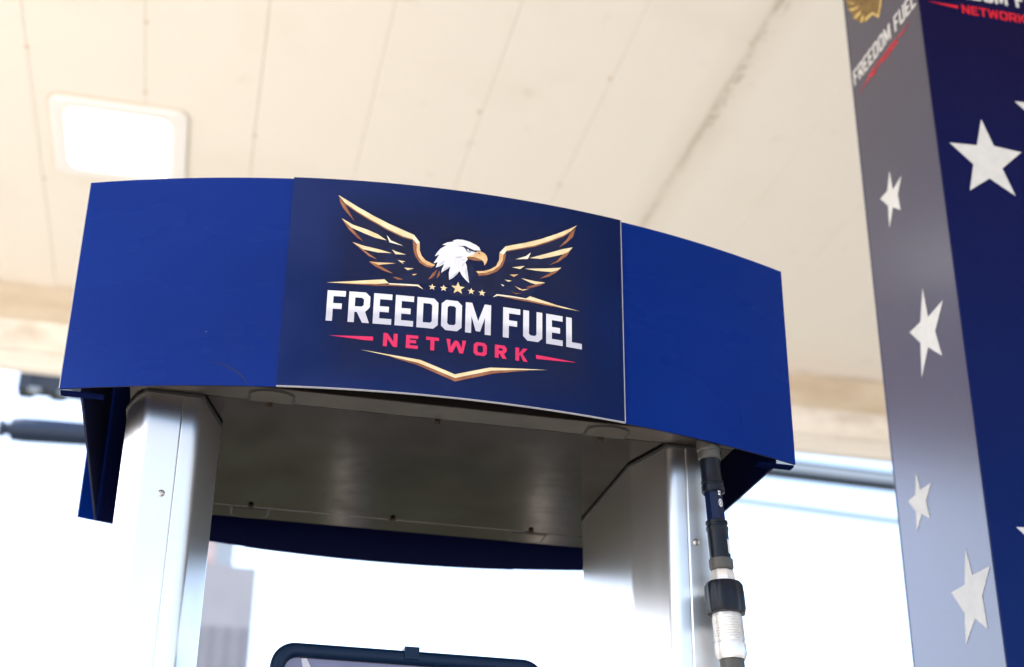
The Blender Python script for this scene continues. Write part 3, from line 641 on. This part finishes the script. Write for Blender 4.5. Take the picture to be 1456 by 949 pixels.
for dx_, dz_ in ((1.257-cxm, .902-czm), (1.126-cxm, -.015-czm), (1.245-cxm, .50-czm), (1.10-cxm, .40-czm - 1.0)):
    if abs(dz_ + czm - .50) < .01: continue
    decal('star', [[[(a+dx_, b+dz_) for a, b in C1]]], INK['starwhite'], SH['front'], csf, .0006)
def text_run(s, x0, x1, z, h, t, flip=False, gap=.16, space=.5):
    ws = {'M': 1.28, 'W': 1.3, ' ': space, 'E': .9, 'F': .88, 'L': .85, 'T': .9, 'U': 1.0}
    tot = sum(ws.get(c_, 1.0)+gap for c_ in s) - gap; k = (x1-x0)/tot; x = x0; out = []
    for c_ in s:
        w_ = ws.get(c_, 1.0)
        if c_ != ' ':
            ps = letter(c_, x, z, w_*k, h, t, t*.7, t*1.0)
            out.append(ps)
        x += (w_+gap)*k
    if flip: out = [[[(x0+x1-a, b) for a, b in l][::-1] for l in ps] for ps in out]
    return out
side, front = SH['left'], SH['front']
for q_ in text_run('FREEDOM FUEL', .218, .4985, 1.150, .040, .0062, True): decal('letter', [q_], INK['starwhite'], side, css, .0006)
for q_ in text_run('NETWORK', .3000, .4330, 1.1175, .0175, .0036, True): decal('letter', [q_], INK['redcol'], side, css, .0006)
for q_ in ([[(.4897, 1.1165), (.4357, 1.1225), (.4357, 1.1275)]], [[(.2945, 1.1435-.018), (.2945, 1.149-.018), (.2438, 1.1505-.020)]]): decal('red_bar', [q_], INK['redcol'], side, css, .0006)
for q_ in text_run('FREEDOM FUEL', 1.020, 1.313, 1.1755, .042, .0066): decal('letter', [q_], INK['starwhite'], front, csf, .0006)
for q_ in text_run('NETWORK', 1.0915, 1.2375, 1.1355, .0225, .0044): decal('letter', [q_], INK['redcol'], front, csf, .0006)
for q_ in ([[(1.0150, 1.1520), (1.0835, 1.1455), (1.0835, 1.1535)]], [[(1.2460, 1.1455), (1.3145, 1.1520), (1.2460, 1.1535)]]): decal('red_bar', [q_], INK['redcol'], front, csf, .0006)
EMB = [('brown', [(5055, 14227), (4986, 13859), (4842, 13531), (4707, 13175), (4410, 12818), (4180, 12661), (3888, 12674), (3664, 12376), (3487, 12633), (3409, 12861)]), ('gold', [(4966, 13960), (4807, 13713), (4521, 13441), (4758, 13615)]), ('gold', [(4899, 13589), (4598, 13390), (4355, 13268), (4546, 13310), (4760, 13426)]), ('gold', [(4719, 13185), (4572, 13180), (4323, 13092), (4431, 13048), (4591, 13082)]), ('gold', [(4412, 12809), (4390, 12921), (4254, 12943), (4293, 12844), (4349, 12796)]), ('gold', [(4219, 12692), (4220, 12786), (3884, 12693), (3671, 12436), (3511, 12671), (3441, 12888), (3388, 12844), (3460, 12611), (3652, 12345), (3885, 12627)])]
decal('eagle_crest', [[[(a/1e4, b/1e4) for a, b in EMB[0][1]]]], INK['brown'], side, css, .0006)
for k_, p in EMB[1:]: decal('crest_feather', [[[(a/1e4, b/1e4) for a, b in p]]], INK['crestgold'], side, css, .0009)

# ------------------------------------------------------------------ far things
# masts and beams beyond the road, their arms seen left of the header
mast = thing('lamp_mast', 'dark blue mast whose two stubby arms show left of the header', 'mast', (-.98, 12.1, 0))
bm = bmesh.new(); lathe(bm, [(.12, -H0), (.09, 3.9)], 20, (-.98, 12.12)); obj('pole', bm, MT['mast_blue'], mast, smooth=40)
bm = bmesh.new(); z0, z1 = 4.575-0, 4.835
z0 -= 0; 
sec = [(-2.47, .075), (-2.45, .10), (-2.41, .10), (-2.40, .07), (-2.345, .07), (-2.34, .125), (-2.2, .135), (-1.2, .125), (-.98, .12)]
rings = []
for x, r in sec:
    zc_ = 4.70 + (x+2.4)*.03
    rings.append([bm.verts.new((x, 12+r*math.cos(2*math.pi*k/16), zc_+r*math.sin(2*math.pi*k/16))) for k in range(16)])
for a, b in zip(rings, rings[1:]):
    for i in range(16): bm.faces.new((a[i], a[(i+1) % 16], b[(i+1) % 16], b[i]))
bm.faces.new(rings[0]); bm.faces.new(rings[-1]); bmesh.ops.recalc_face_normals(bm, faces=bm.faces)
obj('lower_arm', bm, MT['mast_blue'], mast, smooth=40)
bm = bmesh.new(); box(bm, -2.30, -.98, 11.9, 12.1, 5.12, 5.33, .03)
for x in (-2.34, -2.02, -1.7, -1.4): box(bm, x, x+.16, 11.88, 12.12, 5.10, 5.35, .01)
obj('upper_arm', bm, MT['mast_grey'], mast)
for k, x in enumerate((-2.16, -1.86, -1.56)):
    for z in (5.305, 5.09):
        bm = bmesh.new(); box(bm, x-.06, x+.06, 11.87, 11.93, z, z+.045, .01); obj('pale_module', bm, MT['pale_metal'], mast)
# flat roof edge at the right, running away
roof = thing('neighbouring_roof', 'thin pale flat roof edge with dark trim lines between header and starry column', 'roof', (8.5, 13.5, 0))
def slab(name, pa, pb, z0, z1, th, m_, parent):
    bm = bmesh.new(); a, b = Vector((*pa, 0)), Vector((*pb, 0)); d = (b-a).normalized(); nrm = Vector((-d.y, d.x, 0))*th
    pts = [(p.x, p.y) for p in (a, b, b+nrm, a+nrm)]; prism(bm, pts, z0, z1); return obj(name, bm, m_, parent)
RA, RB = (5.562, 11.917), (8.895, 12.055)
slab('roof_fascia', RA, RB, 5.10, 5.20, .12, MT['pale_metal'], roof)
slab('top_trim', RA, RB, 5.2005, 5.235, .12, MT['green_trim'], roof)
slab('bottom_trim', RA, RB, 5.03, 5.0995, .12, MT['black_trim'], roof)
UA, UB = (6.079, 11.939), (8.963, 12.179)
slab('upper_trim', UA, UB, 5.50, 5.525, .1, MT['green_trim'], roof)
slab('upper_fascia', UA, UB, 5.5255, 5.60, .1, MT['pale_metal'], roof)
bm = bmesh.new(); lathe(bm, [(.12, -H0), (.12, 5.6)], 16, (9.2, 12.6)); obj('post', bm, MT['pale_metal'], roof, smooth=40)
bm = bmesh.new(); tube(bm, [(-.98, 12, 4.86), (1.5, 12, 4.70), (5.414, 12, 4.703), (7.4, 12, 4.626), (9.2, 12.4, 4.56)], .03, 8)
tag(obj('overhead_cable', bm, MT['cable'], smooth=60), 'thin grey cable crossing the white sky below the roof edge at right', 'cable')

# tower far off behind the left column
TY = 120
tow = thing('tower_building', 'pale grey tower block with rows of narrow windows seen past the left pump column', 'building', (-1.5, TY+8, 0))
TX0, TX1, TZ = -8.0, 4.9, 36.7
bm = bmesh.new(); box(bm, TX0, TX1, TY, TY+16, -H0, TZ); obj('wall', bm, MT['tower'], tow)
bm = bmesh.new(); box(bm, TX0, 2.6, TY+2, TY+13, TZ, 42.0); obj('roof_plant_room', bm, MT['tower_brick'], tow)
bm = bmesh.new(); box(bm, 1.1, 2.8, TY+1.8, TY+3, TZ, 42.2); obj('stair_shaft', bm, MT['pale_metal'], tow)
bm = bmesh.new(); box(bm, .05, 1.05, TY-.14, TY-.02, 9.0, 30.9)
b0 = None
NB = 4
wx = [( -.35+1.33*k, .62+1.33*k) for k in range(-5, 4)]
bm.free()
for (x0, x1) in wx:
    bm = bmesh.new(); z = 5.0
    while z < 31.0: box(bm, x0, x1, TY-.10, TY-.02, z, z+.50); z += .75
    o = obj('window_band', bm, MT['tower_glass'], tow); o['kind'] = 'stuff'
